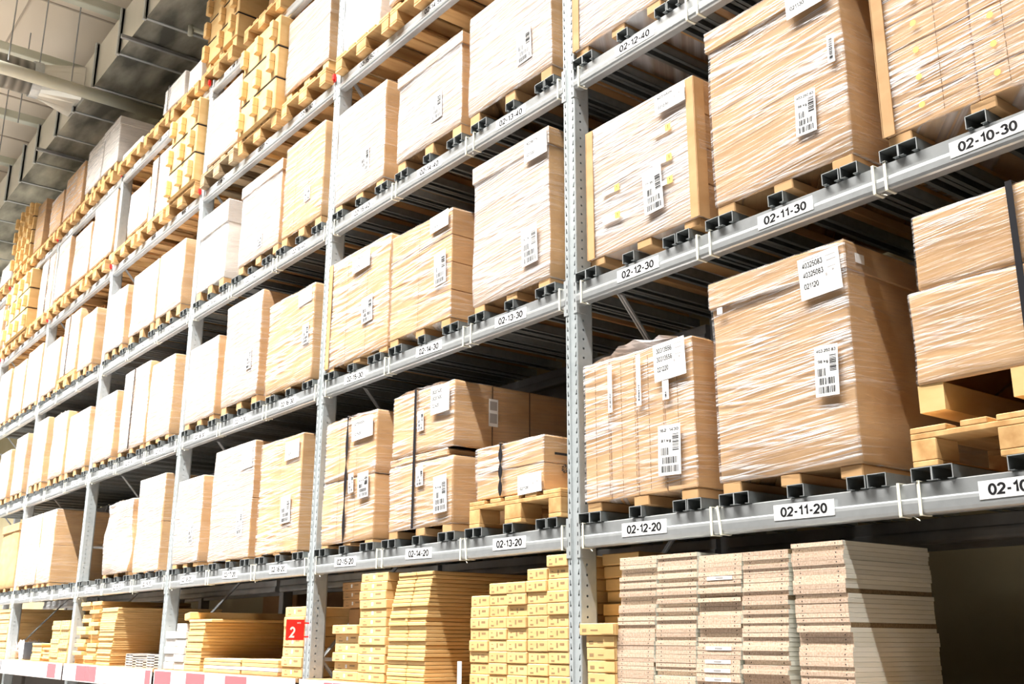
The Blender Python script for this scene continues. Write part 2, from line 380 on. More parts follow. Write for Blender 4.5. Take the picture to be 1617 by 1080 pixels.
# ------------------------------------------------------------------ rack
BAYS = range(0, 7)
def ordn(i): return ('first', 'second', 'third', 'fourth', 'fifth', 'sixth', 'seventh', 'eighth', 'ninth', 'tenth')[i]
def front_post():
    m = MB(); pts = [(0, 0), (.026, 0), (.032, .007), (.058, .007), (.064, 0), (.086, 0), (.090, .004), (.090, .10), (.078, .115), (0, .115), (0, .004)]
    m.prism([(a, b) for a, b in pts], 0, 7.095, 0, 'z'); return m.mesh('front_post', POST)
POSTM = front_post()
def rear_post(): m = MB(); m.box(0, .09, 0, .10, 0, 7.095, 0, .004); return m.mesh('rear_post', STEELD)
REARM = rear_post()
mbx = MB(); mbx.box(-.03, .12, -.03, .16, 0, .01); FOOT = mbx.mesh('foot_plate', GALV)
BRM = []
for q in range(6):
    m = MB(); z0 = .35+1.12*q; za, zb = (z0, z0+1.12) if q % 2 else (z0+1.12, z0)
    for dx in (.032, .052): m.tube((dx, .11, za), (dx, 1.12, zb), .009, 6)
    m.box(.028, .056, .10, 1.12, z0-.012, z0+.012); BRM.append(m.mesh('brace', STEELD))
which = {-1: 'right of the picture edge', 0: 'right of location label 02-13', 1: 'with red number 2 sign'}
for k in range(-1, 8):
    lab = {0: 'nearest grey perforated rack upright, tallest full-height post in view', 1: 'grey perforated rack upright carrying the red number sign',
           -1: 'grey perforated rack upright at the right end of the nearest bay'}.get(k, 'grey perforated rack upright, %s beyond the one with the red sign' % (ordn(k-2) if k > 1 else ''))
    t = empty('rack_upright_frame', (-2.8*k, 0, 0), lab, 'rack upright', 'upright frames of the pallet rack')
    link('front_post', POSTM, t); link('rear_post', REARM, t, (0, 1.12, 0)); link('foot_plate', FOOT, t)
    for bmesh_ in BRM: link('brace', bmesh_, t)
def beam_profile(h=BH):
    H = h
    return [(0.012, H), (.006, H-.004), (.006, H*.52), (-.004, H*.46), (-.006, H*.36), (-.006, H*.14), (-.002, H*.04), (.006, 0), (.05, 0), (.05, H)]
m = MB(); m.prism(beam_profile(), .09, 2.8); BEAM = m.mesh('beam_body', BEAMM)
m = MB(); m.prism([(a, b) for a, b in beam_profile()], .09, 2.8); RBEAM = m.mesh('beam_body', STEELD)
def conn(side):
    m = MB()
    if side == 'l':   # at the left upright's right flank
        m.box(.090, .0935, -.002, .075, -.045, BH+.035); m.box(.066, .0935, -.0035, -.0005, -.045, BH+.035, 0)
        for q in range(4): m.box(.074, .079, -.0042, -.0034, -.03+q*.045, -.012+q*.045, 1)
    else:
        m.box(2.789, 2.8245, -.0035, -.0005, -.045, BH+.035)
        for q in range(4): m.box(2.812, 2.817, -.0042, -.0034, -.03+q*.045, -.012+q*.045, 1)
    return m.mesh('end_connector', [GALV, BLKB])
CL, CR = conn('l'), conn('r')
def tie_mesh():
    m = MB(); w = .006
    m.box(-w, w, -.0095, -.0065, 0, BH+.004, 0); m.box(-w, w, -.009, .052, BH+.001, BH+.0045); m.box(-w, w, -.009, .052, -.004, -.0005); m.box(-w, w, .050, .053, -.003, BH+.003)
    return m.mesh('tie_loop', TIE)
TIEM = tie_mesh()
def tail():
    m = MB(); m.tube((0, .01, -.003), (.03, .0, -.022), .0022, 6); return m.mesh('tie_tail', TIE)
TAIL = tail()
LX = (2.33, 1.46, .55)
mbx = MB(); mbx.box(-.145, .145, -.0015, 0, -.031, .031); LAB = mbx.mesh('location_label', PAPER)
mbx = MB(); mbx.box(0, .03, -.03, -.0085, .03, .075); mbx.box(0, .035, -.018, -.0085, .012, .03); CLIP = mbx.mesh('safety_clip', RED)
nm_b = 0
for lv in (20, 30, 40, 50, 60):
    for b in range(0, 7 if lv > 30 else 6):
        X = -2.8*b; zb = ZT[lv]-BH
        c = '02-%02d-%02d' % (11+3*b, lv)
        t = empty('load_beam', (X, 0, zb), 'grey front beam carrying location label %s' % c if (b < 3) else 'grey front beam of level %d in the %s bay from the right' % (lv, ordn(b)), 'rack beam', 'front beams of the pallet rack')
        link('beam_body', BEAM, t); link('end_connector', CL, t); link('end_connector', CR, t)
        for i in range(3):
            rz = random.uniform(-.02, .02)
            lo = link('location_label', LAB, t, (LX[i]+random.uniform(-.03, .03), -.0065, BH*.53), (0, rz, 0))
            s = '02-%02d-%02d' % (10+3*b+i, lv); tm = MB(); tm.add(text(s, .02), .225, .037, -.112, -.0185, -.0021)
            build(tm, 'label_text', INK, lo)
        if lv < 50:
            for xt in (.13, 2.76, .955, 1.015, 1.87, 1.93):
                link('tie_loop', TIEM, t, (xt+random.uniform(-.012, .012), 0, 0), (0, random.choice((0, 0, .08, -.12)) if lv == 20 else 0, 0))
            if b < 4:
                for xt in (.15, 1.9): link('tie_tail', TAIL, t, (xt, 0, 0))
        else:
            link('safety_clip', CLIP, t, (.0, 0, .09))
        r = empty('rear_beam', (X, 1.08, zb), 'dark rear beam behind location label %s' % c if b < 3 else 'dark rear beam of level %d in the %s bay from the right' % (lv, ordn(b)), 'rack beam', 'rear beams of the pallet rack')
        link('beam_body', RBEAM, r)
# the row standing back to back behind: only beams and posts can be seen
m = MB(); m.box(0, .09, 0, .1, 0, 8.1, 0, .004); BP = m.mesh('back_row_post', STEELD)
for k in range(-1, 6):
    tag(link('back_row_post', BP, None, (-2.8*k, 1.42, 0)), 'dark upright of the rack row behind, %s from the right' % ordn(k+1), 'rack upright', 'posts of the row behind')
m = MB(); m.prism([(.05-a, z) for a, z in beam_profile()], .09, 2.8); BB = m.mesh('back_row_beam', STEELD)
for lv in (20, 30, 40, 50):
    for b in range(0, 6):
        tag(link('back_row_beam', BB, None, (-2.8*b, 1.44, ZT[lv]-BH)), 'dark beam of the rack row behind, level %d, %s bay from the right' % (lv, ordn(b)), 'rack beam', 'beams of the row behind')
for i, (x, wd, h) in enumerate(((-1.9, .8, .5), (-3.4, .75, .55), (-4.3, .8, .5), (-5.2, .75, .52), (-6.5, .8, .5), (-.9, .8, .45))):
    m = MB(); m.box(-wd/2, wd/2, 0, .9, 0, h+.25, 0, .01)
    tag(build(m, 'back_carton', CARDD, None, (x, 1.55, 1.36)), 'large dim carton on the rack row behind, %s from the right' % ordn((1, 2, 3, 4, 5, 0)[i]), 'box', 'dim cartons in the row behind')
m = MB(); m.box(-17, 3, 1.53, 2.55, 1.32, 1.36)
tag(build(m, 'back_shelf', STEELD), 'dark low shelf of the rack row behind', 'shelf')

# support channels
m = MB(); W_, H_, T_ = .080, .050, .0022
m.box(0, W_, 0, 1.13, H_-T_, H_); m.box(0, T_, 0, 1.13, 0, H_); m.box(W_-T_, W_, 0, 1.13, 0, H_)
m.box(0, .022, 0, 1.13, 0, T_); m.box(W_-.022, W_, 0, 1.13, 0, T_)
m.box(-.0004, T_+.0003, -.0012, 0, -.0004, H_+.0004, 1); m.box(W_-T_-.0003, W_+.0004, -.0012, 0, -.0004, H_+.0004, 1); m.box(0, W_, -.0012, 0, H_-T_, H_+.0004, 1)
CH = m.mesh('support_channel', [CHAN, GALV])
CO = (.0945, .1765, .455, .735, .824)
CN = ('outer left', 'inner left', 'middle', 'inner right', 'outer right')
for lv in (20, 30, 40):
    for b in range(0, 6):
        for s_ in range(3):
            pos = 12+3*b-s_
            for q, xo in enumerate(CO):
                x = -2.8*b+xo+.912*s_+.0+.0008*random.uniform(-1, 1)
                if x > 2.62-2.8*b and b >= 0 and xo+.912*s_+.08 > 2.79: x = -2.8*b+2.71
                tag(link('support_channel', CH, None, (x, -.012, ZT[lv])), '%s dark steel channel of five under the load at location label 02-%02d-%02d' % (CN[q], pos, lv),
                    'steel channel', 'support channels lying across the beams')

# ------------------------------------------------------------------ wooden pallets
def pallet_parts(mt):
    P = []
    def one(nm, *a):
        m = MB(); m.box(*a, 0, .003); P.append((nm, m.mesh(nm, mt)))
    D = 1.2
    for x, w_ in ((-.4, .143), (-.205, .10), (-.0725, .145), (.105, .10), (.257, .143)): one('deck_board', x, x+w_, 0, D, .122, .144)
    for y in (0, .53, 1.055): one('stringer', -.4, .4, y, y+.145, .100, .122)
    for y in (0, .53, 1.055):
        for x, w_ in ((-.4, .10), (-.0725, .145), (.30, .10)): one('block', x, x+w_, y, y+.145, .022, .100)
    for x, w_ in ((-.4, .10), (-.0725, .145), (.30, .10)): one('bottom_board', x, x+w_, 0, D, 0, .022)
    return P
PN, PO = pallet_parts(WOOD), pallet_parts(WOODO)
def pallet(xc, y0, z, label, old=False, tilt=0.):
    t = empty('wooden_pallet', (xc, y0, z), label, 'pallet', 'wooden pallets on the rack'); t.rotation_euler = (0, 0, tilt)
    for nm, me in (PO if old else PN): link(nm, me, t)
    return t

# ------------------------------------------------------------------ wrapped loads
def sheet(parent, cx, cz, w, h, lines, y=-.009, rot=0., bars=(), mat_=None, extra=()):
    m = MB(); m.box(-w/2, w/2, -.0008, 0, -h/2, h/2); s = build(m, 'shipping_label', mat_ or PAPER, parent, (cx, y, cz), (0, rot, 0))
    for (tx, x, z, tw, th) in lines:
        tm = MB(); tm.add(text(tx), tw, th, x, z, -.0014); build(tm, 'printed_text', INK, s)
    for (x, z, bw, bh, vert) in bars:
        tm = MB()
        rr = random.Random(int(x*1e4)+int(z*1e5)); p = 0.
        L_ = bw if vert else bh
        while p < L_:
            q = rr.choice((.0015, .003, .0045)); q = min(q, L_-p)
            if vert: tm.box(x+p, x+p+q, -.0014, -.0009, z, z+bh)
            else: tm.box(x, x+bw, -.0014, -.0009, z+p, z+p+q)
            p += q+rr.choice((.0015, .003, .0045))
        build(tm, 'barcode', INK, s)
    if extra:
        em = MB()
        for (x, z, bw, bh) in extra: em.box(x, x+bw, -.0013, -.0009, z, z+bh)
        build(em, 'fine_print', INKG, s)
    return s
def big_paper(p, cx, cz, codes, w=.20, h=.17, rot=-.03, y=-.009):
    L_ = []; z = h*.24
    for i, c in enumerate(codes):
        if i == len(codes)-1: z = -h*.26
        L_.append((c, -w*.40, z, w*(.50 if len(c) > 6 else .36), h*.13)); z -= h*.23
    return sheet(p, cx, cz, w, h, L_, y, rot, extra=[(w*.16, h*.36, w*.26, h*.012), (w*.2, h*.24, w*.22, h*.02), (w*.2, h*.08, w*.2, h*.012), (-w*.36, h*.42, w*.4, h*.01), (w*.14, -h*.1, .008, .012), (w*.3, -h*.02, .01, .008)])
def barcode(p, cx, cz, top, kg, w=.105, h=.20, rot=-.05, y=-.009):
    L_ = [(top, -w*.42, h*.37, w*.84, h*.06)] if top else []
    if kg: L_.append((kg, -w*.36, h*.16, w*.44, h*.06))
    return sheet(p, cx, cz, w, h, L_, y, rot, bars=[(w*.14, -h*.02, w*.28, h*.33, False), (-w*.38, -h*.1, w*.34, h*.15, True), (-w*.32, -h*.27, w*.66, h*.13, True), (-w*.36, -h*.44, w*.74, h*.13, True)])
def strap_mesh(d, h, wd=.022, amp=.0, y=-.012, twist=False):
    m = MB(); n = 24
    if twist:
        for i in range(n+1):
            z = h*i/n; c = math.sin(math.pi*3.2*z/h); a = abs(c)*wd+.003
            m.v += [(-a/2, y-.004, z), (a/2, y-.004, z), (a/2, y, z), (-a/2, y, z)]
        for i in range(n):
            b0 = 4*i
            for j in range(4): m.f.append((b0+j, b0+(j+1) % 4, b0+4+(j+1) % 4, b0+4+j)); m.m.append(0)
    else: m.box(-wd/2, wd/2, y-.002, y, 0, h+.004)
    m.box(-wd/2, wd/2, y-.002, d*.98, h+.005, h+.008); m.box(-wd/2, wd/2, d, d+.003, 0, h)
    return m
def loose_film(w, d, h, seed):
    rr = random.Random(seed); m = MB(); nx, ny = 12, 8
    for j in range(ny+1):
        for i in range(nx+1):
            e = math.sin(math.pi*i/nx)
            m.v.append((-w/2+w*i/nx, -.004+d*j/ny, h*(.15+.85*e)*(.5+rr.random()*.6)*(1 if j < ny else .2)*(1 if 0 < i < nx else .1)-(.012 if j == 0 else 0)))
    for j in range(ny):
        for i in range(nx):
            a = j*(nx+1)+i; m.f.append((a, a+1, a+nx+2, a+nx+1)); m.m.append(0)
    return m
def load(lv, pos, X0, X1, z0, z1, desc, y0=0., d=1.12, rows=1, cols=1, lid=0, film=FILM, mt=None, strap=None, twist=False, skid=True, corner=(),
         lean=0., tiers=None, tuft=0, seams=False, name='wrapped_load', cat='wrapped load', amp=.003, group='wrapped cartons on the rack', slots=0, seamd=()):
    mt = mt or CARD
    if film is FILM and pos >= 17 and lv < 60: film = FILMH  # farther loads: blown-out glare painted with the whiter film
    w = X1-X0; h = z1-z0; xc = (X0+X1)/2
    t = empty(name, (xc, y0, z0), desc, cat, group)
    seed = lv*100+pos
    if tiers:      # list of (fraction of height, inset left, inset right, front setback)
        z = 0
        for i, (fr, il, ir, fs) in enumerate(tiers):
            hh = h*fr; ww = w-il-ir
            o = build(soft_box(ww, d-fs, hh-.003, seed+i, amp), 'carton', mt, t, ((il-ir)/2, fs, z)); smooth(o)
            if film: smooth(build(soft_box(ww, d-fs, hh-.003, seed+i, amp, .004), 'stretch_film', [film, FILMS], t, ((il-ir)/2, fs, z)))
            z += hh
    elif rows*cols > 1:
        rr = random.Random(seed)
        for i in range(cols):
            for j in range(rows):
                m = MB(); a = -w/2+w*i/cols; bq = a+w/cols; c = h*j/rows; e = c+h/rows; f = rr.uniform(0, .006)
                m.box(a+.0015, bq-.0015, f, d, c+.001, e-.0012, 0, .004); build(m, 'carton', mt, t)
    else:
        o = build(soft_box(w, d, h, seed, amp, 0, 7, lean), 'carton', mt, t); smooth(o)
    if slots:
        for i in range(1, slots):
            m = MB(); x = -w/2+w*i/slots; z = .02
            while z < h-.05:
                m.box(x-.0012, x+.0012, -amp*2.2-.0035, -amp*2.2-.003, z, z+.026); z += .034
            build(m, 'perforated_seam', SEAM, t)
    for yy in seamd:
        m = MB(); m.box(w/2+.004, w/2+.0055, yy-.004, yy+.004, .01, h-.01); build(m, 'side_seam', SEAM, t)
    if film and not tiers:
        o = build(soft_box(w+.003, d, h, seed, amp, .006, 7, lean), 'stretch_film', [film, FILMS], t); smooth(o)
    if lid:
        m = MB(); m.box(-w/2-.010+lean, w/2+.010+lean, -.012, d+.01, h-lid, h+.004, 0, .004); build(m, 'lid', mt, t)
        if film: m = MB(); m.box(-w/2-.013+lean, w/2+.013+lean, -.016, d+.013, h-lid-.004, h+.008, [1, 1, 0, 0, 0, 0], .006); build(m, 'stretch_film', [film, FILMS], t)
    for c in corner:
        s = -1 if c == 'l' else 1; m = MB(); x = s*w/2
        m.box(min(x-s*.045, x+s*.006), max(x-s*.045, x+s*.006), -.012, -.007, 0, h-.01, 0, 0); m.box(min(x+s*.004, x+s*.009), max(x+s*.004, x+s*.009), -.012, .06, 0, h-.01, 0, 0)
        build(m, 'corner_board', CARD, t)
    if skid:
        hs = z0-ZT[lv]-.05
        for q, x in enumerate((-w/2+.005, -.04, w/2-.105)):
            ws = .10; m = MB(); m.box(x, x+ws, .004, d-.02, -hs, 0, 0, .004); build(m, 'skid', CARD, t)
    if strap is not None:
        for sx in (strap if isinstance(strap, (list, tuple)) else (strap,)):
            build(strap_mesh(d, h, .030 if twist else .024, 0, -.012 if not lid else -.02, twist), 'strap', BLK, t, (sx-xc, 0, 0))
    if tuft: smooth(build(loose_film(w*.9, d*.7, tuft, seed), 'loose_film', FILMH, t, (0, 0, h)))
    return t
def rel(t, X, Z): return X-t.location.x, Z-t.location.z
def P_(t, X0, X1, Z0, Z1, codes, **k):
    x, z = rel(t, (X0+X1)/2, (Z0+Z1)/2); return big_paper(t, x, z, codes, X1-X0, Z1-Z0, **k)
def B_(t, X0, X1, Z0, Z1, top='', kg='', **k):
    x, z = rel(t, (X0+X1)/2, (Z0+Z1)/2); return barcode(t, x, z, top, kg, X1-X0, Z1-Z0, **k)
def at(lv, pos): return 'at location label 02-%02d-%02d' % (pos, lv)

# ---- level 20
t = load(20, 10, 1.97, 2.77, 2.50, 3.15, 'tan wrapped carton with wide black strap on the near wooden pallet', y0=0, skid=False, film=FILMT, tiers=[(.55, 0, 0, 0), (.45, .045, .0, .0)], strap=2.405)
m = MB(); m.box(-.40, -.30, .005, 1.1, -.10, 0); m.box(-.05, .06, .005, 1.1, -.10, 0); m.box(.28, .40, .005, 1.1, -.10, 0)
build(m, 'bearer', CARDY, t, (0, 0, 0))
pallet(2.33, -.012, ZT[20]+.05, 'wooden pallet carrying the strapped carton at the right edge, lowest rack level')
t = load(20, 11, 1.012, 1.715, 2.25, 3.145, 'largest tan wrapped carton with lid and two white labels, '+at(20, 11), lid=.115, d=1.12, film=FILM, amp=.004)
P_(t, 1.505, 1.705, 2.945, 3.125, ['40325083', '40325083', '021120'], y=-.019, rot=-.05); B_(t, 1.545, 1.655, 2.53, 2.735, '403.250.83', '98 kg', rot=.04, y=-.016)
m = MB(); m.box(0, .03, -.001, 0, 0, .03); build(m, 'sticker', PAPER, t, (-.31, -.0165, .745))
m = MB(); m.box(0, .001, 0, .06, 0, .04); build(m, 'sticker', PAPER, t, (.366, .05, .815))
t = load(20, 12, .14, .88, 2.25, 2.945, 'wrapped load of upright slim cartons with loose film on top, '+at(20, 12), cols=4, film=FILM, slots=8, tuft=.07)
P_(t, .65, .85, 2.765, 2.945, ['30313556', '30313556', '021220'], y=-.016, rot=-.04)
B_(t, .66, .80, 2.32, 2.55, '162  1430', '81 kg', rot=.03, y=-.016)
for a, b_, c, e in ((.33, .36, 2.67, 2.91), (.53, .56, 2.67, 2.92), (.70, .74, 2.67, 2.76)):
    x, z = rel(t, (a+b_)/2, (c+e)/2); sheet(t, x, z, b_-a, e-c, [], -.016, 0, bars=[(-.004, -(e-c)*.4, .010, (e-c)*.3, False)])
t = load(20, 13, -.79, -.19, 2.355, 2.645, 'low wrapped carton with twisted black strap on a wooden pallet beside the nearest upright', d=1.1, rows=2, film=FILM, strap=-.55, twist=True, skid=False)
P_(t, -.39, -.19, 2.345, 2.45, ['021120'], y=-.016)
m = MB()
for q in range(6):
    a = q*math.pi/3; m.tube((0, .14+.02*math.cos(a), .12+.02*math.sin(a)), (0, .14+.02*math.cos(a+1.05), .12+.02*math.sin(a+1.05)), .002, 5)
    m.tube((0, .14+.008*math.cos(a), .12+.008*math.sin(a)), (0, .14+.026*math.cos(a+.5), .12+.026*math.sin(a+.5)), .002, 5)
m.box(-.001, .001, .22, .26, .115, .125); m.box(-.001, .001, .07, .21, .19, .203)
build(m, 'printed_emblem', INK, t, (.307, 0, 0))
pallet(-.44, -.012, ZT[20]+.05, 'wooden pallet under the low strapped carton beside the nearest upright')
t = load(20, 14, -1.74, -1.03, 2.25, 3.11, 'two-tier wrapped cartons with black strap, '+at(20, 14), rows=1, tiers=[(.47, 0, 0, .0), (.06, .0, .06, .0), (.47, .02, .0, .0)], strap=-1.44, film=FILM, tuft=.03, seamd=(.28, .57))
P_(t, -1.26, -1.06, 2.92, 3.09, ['00207400', '00207400', '021420'], y=-.016, rot=-.02); B_(t, -1.21, -1.07, 2.32, 2.54, '', '9 kg', y=-.014); B_(t, -1.41, -1.34, 2.84, 2.97, '', '', y=-.014); B_(t, -1.41, -1.33, 2.50, 2.62, '', '', y=-.014)
m = MB(); m.box(0, .001, 0, .07, 0, .17); sl = build(m, 'shipping_label', PAPER, t, (.363, .25, .60))
m = MB(); m.box(0, .001, .008, .062, .10, .155); m.box(0, .001, .008, .062, .02, .08); build(m, 'printed_box', INKG, sl, (.0008, 0, 0))
t = load(20, 15, -2.64, -1.93, 2.225, 3.08, 'two-tier wrapped cartons with a twisted black strap, '+at(20, 15), tiers=[(.5, 0, 0, 0), (.5, .01, 0, .0)], strap=-2.30, twist=True, film=FILM, slots=3, tuft=.02)
P_(t, -2.24, -1.96, 2.90, 3.04, ['32700005', '021520'], y=-.013); B_(t, -2.13, -1.99, 2.50, 2.67, '', '8 kg', y=-.013); B_(t, -2.26, -2.19, 2.55, 2.68, '', '', y=-.013)
t = load(20, 16, -3.71, -3.00, 2.22, 3.08, 'tall wrapped load of flat cartons left of the red sign, '+at(20, 16), film=FILM, cols=2, rows=1)
m = MB()
for q in range(17): m.box(0, .0015, .10, .42, .03+q*.049, .045+q*.049)
build(m, 'side_print', SEAM, t, (.362, 0, 0)); B_(t, -3.29, -3.13, 2.43, 2.63, '', ''); P_(t, -3.27, -3.04, 2.90, 3.04, ['021620'])
t = load(20, 17, -4.65, -3.84, 2.22, 3.145, 'tall two-row wrapped cartons, '+at(20, 17), rows=2, film=FILM); B_(t, -4.09, -3.98, 2.40, 2.62); P_(t, -4.07, -3.87, 2.93, 3.12, ['021720'])
t = load(20, 18, -5.48, -4.88, 2.24, 2.985, 'smooth wrapped carton a little lower than its neighbours, '+at(20, 18), film=FILMH); B_(t, -5.12, -5.02, 2.40, 2.60)
t = load(20, 19, -6.54, -5.84, 2.215, 3.12, 'wrapped carton stack left of the third upright, '+at(20, 19), film=FILM, rows=2)
t = load(20, 20, -7.49, -6.65, 2.24, 2.96, 'bulging wrapped load with ragged film edge at the gap, '+at(20, 20), film=FILMH, amp=.012, tuft=.03)
load(20, 22, -10.12, -9.53, 2.25, 3.12, 'double-stacked wrapped carton standing deep in the shelf, '+at(20, 22), film=FILM, rows=2)
load(20, 23, -11.08, -10.16, 2.25, 3.12, 'pinkish wrapped carton stack, '+at(20, 23), film=FILM, rows=1, cols=1)
load(20, 24, -12.2, -11.3, 2.25, 3.10, 'bare brown carton with lid, '+at(20, 24), film=None, lid=.1)
# ---- level 30
t = load(30, 10, 1.95, 2.72, 3.505, 4.45, 'film-wrapped stack of small cartons with dashed straps, top right, '+at(30, 10), rows=8, cols=2, film=FILM, corner=('l',), slots=3)
for a in range(6):
    for c in (.17, .47): m = MB(); m.prism([(-.385+c+.013*math.cos(q*.6283), .073+a*.118+.013*math.sin(q*.6283)) for q in range(10)], -.0125, -.012, 0, 'y'); build(m, 'round_sticker', YEL, t)
B_(t, 2.52, 2.66, 4.05, 4.25)
t = load(30, 11, 1.065, 1.795, 3.505, 4.40, 'large tan wrapped carton with lid, upper right, '+at(30, 11), lid=.10, film=FILM, amp=.004)
P_(t, 1.54, 1.75, 4.235, 4.38, ['40325083', '021130'], y=-.021); B_(t, 1.545, 1.65, 3.665, 3.86, '403.250.83', '98 kg', rot=.03, y=-.016)
x, z = rel(t, 1.745, 4.0); sheet(t, x, z, .035, .13, [], -.014, .02, bars=[(-.008, -.05, .016, .1, False)])
t = load(30, 12, .20, .965, 3.50, 4.235, 'glossy wrapped stack of cartons with small yellow stickers, '+at(30, 12), rows=4, cols=2, film=FILMH, corner=('l', 'r'))
P_(t, .72, .92, 4.115, 4.22, ['60314604', '021230'], y=-.018); B_(t, .62, .75, 3.61, 3.84, '', '771 991', y=-.018)
for a, c in ((.43, 3.83), (.43, 3.68), (.80, 3.86), (.80, 3.74), (.80, 4.02)):
    x, z = rel(t, a, c); m = MB(); m.box(-.018, .018, -.001, 0, -.018, .018); o = build(m, 'yellow_sticker', YEL, t, (x, -.016, z)); tm = MB(); tm.add(text('1'), .006, .02, -.003, -.01, -.0015); build(tm, 'sticker_text', INK, o)
    m = MB(); m.box(-.11, -.02, -.001, 0, -.016, .008); build(m, 'paper_strip', PAPER, t, (x, -.016, z))
t = load(30, 13, -.845, -.13, 3.505, 4.40, 'tall white-wrapped carton with lid touching the nearest upright, '+at(30, 13), lid=.10, film=FILMH, rows=1)
P_(t, -.33, -.125, 4.245, 4.385, ['90296719', '021330'], y=-.021, rot=-.01); B_(t, -.36, -.22, 3.62, 3.85, '', '301.367', y=-.016)
t = load(30, 14, -1.81, -1.09, 3.51, 4.24, 'wrapped stack of cartons with tape along the edge, '+at(30, 14), rows=4, cols=1, film=FILM, slots=2); P_(t, -1.32, -1.11, 4.12, 4.23, ['021430'], y=-.016); B_(t, -1.27, -1.14, 3.75, 3.97)
t = load(30, 15, -2.69, -1.84, 3.49, 4.30, 'wide wrapped brown carton right of the second upright, '+at(30, 15), film=FILM, corner=('l',), slots=3, lean=.0); P_(t, -2.34, -2.09, 4.13, 4.25, ['70275010', '021530'], y=-.016); B_(t, -2.19, -2.04, 3.72, 3.91)
t = load(30, 16, -3.74, -2.94, 3.48, 4.24, 'wrapped brown carton left of the second upright, '+at(30, 16), film=FILM); P_(t, -3.2, -2.98, 4.10, 4.22, ['021630']); B_(t, -3.1, -3.0, 3.77, 3.93)
t = load(30, 17, -4.63, -3.90, 3.53, 4.44, 'tall wrapped cartons with dotted seams and side notch, '+at(30, 17), film=FILMH, slots=3, rows=1); B_(t, -4.14, -4.04, 3.78, 3.96)
load(30, 18, -5.48, -4.79, 3.515, 4.24, 'wrapped carton right of the third upright, '+at(30, 18), film=FILM)
load(30, 19, -6.53, -5.88, 3.505, 4.30, 'wrapped carton with cord around its side, '+at(30, 19), film=FILMH)
load(30, 20, -7.40, -6.60, 3.51, 4.38, 'white wrapped carton with thin vertical black cord, '+at(30, 20), film=FILMH, strap=(-7.05,))
load(30, 21, -8.28, -7.62, 3.51, 4.25, 'plain wrapped carton beside the fourth upright, '+at(30, 21), film=FILMH)
load(30, 22, -9.42, -8.60, 3.53, 4.235, 'wrapped carton just left of the fourth upright, '+at(30, 22), film=FILM)
load(30, 23, -10.17, -9.55, 3.54, 4.345, 'wrapped carton with open top flap, '+at(30, 23), film=FILMH, tuft=.04)
load(30, 24, -11.09, -10.49, 3.56, 4.42, 'tall pale wrapped carton, '+at(30, 24), film=FILMH)
load(30, 25, -12.1, -11.5, 3.53, 4.35, 'wrapped carton beyond the fifth upright, '+at(30, 25), film=FILM)
load(30, 26, -13.0, -12.35, 3.54, 4.24, 'low wrapped carton near the left picture edge, '+at(30, 26), film=FILM)
# ---- level 40
t = load(40, 12, .105, .77, 4.765, 5.60, 'ribbed white-wrapped load at the top centre, '+at(40, 12), film=FILMH, rows=10, corner=('l',))
load(40, 11, 1.03, 1.78, 4.765, 5.5, 'wrapped load cut off by the picture top, '+at(40, 11), film=FILM)
t = load(40, 13, -.92, -.10, 4.79, 5.50, 'white wrapped carton left of the nearest upright, '+at(40, 13), film=FILMH); B_(t, -.42, -.28, 4.92, 5.14)
t = load(40, 14, -1.79, -1.01, 4.79, 5.45, 'white wrapped carton with folded flap at its upper corner, '+at(40, 14), film=FILMH, lid=.08); B_(t, -1.37, -1.23, 4.93, 5.13)
t = load(40, 15, -2.69, -1.975, 4.765, 5.54, 'bright white wrapped carton right of the second upright, '+at(40, 15), film=FILMH); B_(t, -2.3, -2.18, 4.9, 5.1)
t = load(40, 16, -3.62, -2.92, 4.785, 5.61, 'wrapped carton left of the second upright, '+at(40, 16), film=FILM, slots=3); B_(t, -3.22, -3.12, 4.99, 5.11)
t = load(40, 17, -4.49, -3.68, 4.785, 5.55, 'white carton with lid and dark side, '+at(40, 17), film=FILMH, lid=.1); B_(t, -4.1, -4.0, 4.85, 5.0)
load(40, 18, -5.48, -4.82, 4.80, 5.57, 'white box with grey lower side panel, '+at(40, 18), mt=CARDW, film=FILMT, lid=.22)
load(40, 19, -6.60, -5.90, 4.82, 5.52, 'white wrapped carton left of the third upright, '+at(40, 19), film=FILMH)
load(40, 20, -7.44, -6.66, 4.81, 5.52, 'white wrapped carton with a stepped top, '+at(40, 20), film=FILMH)
load(40, 21, -8.28, -7.67, 4.80, 5.50, 'wrapped carton with crumpled top edge, '+at(40, 21), film=FILMH, tuft=.03)
load(40, 22, -9.39, -8.80, 4.80, 5.51, 'pale carton beyond the fourth upright, '+at(40, 22), film=FILMH)
load(40, 23, -10.22, -9.52, 4.87, 5.68, 'wrapped load with black strap and sagging film, '+at(40, 23), film=FILMH, strap=-9.95, skid=False)
pallet(-9.87, -.012, ZT[40]+.05, 'small wooden pallet under the strapped load two bays beyond the third upright')
load(40, 24, -11.05, -10.36, 4.78, 5.49, 'pale wrapped carton, '+at(40, 24), film=FILMH)
load(40, 25, -12.06, -11.30, 4.77, 5.61, 'wrapped carton with faint pink print, '+at(40, 25), film=FILM)
load(40, 26, -12.88, -12.17, 4.77, 5.56, 'white wrapped carton near the left edge, '+at(40, 26), film=FILMH)
load(40, 27, -13.75, -13.1, 4.77, 5.6, 'white wrapped carton cut by the left edge, '+at(40, 27), film=FILMH)
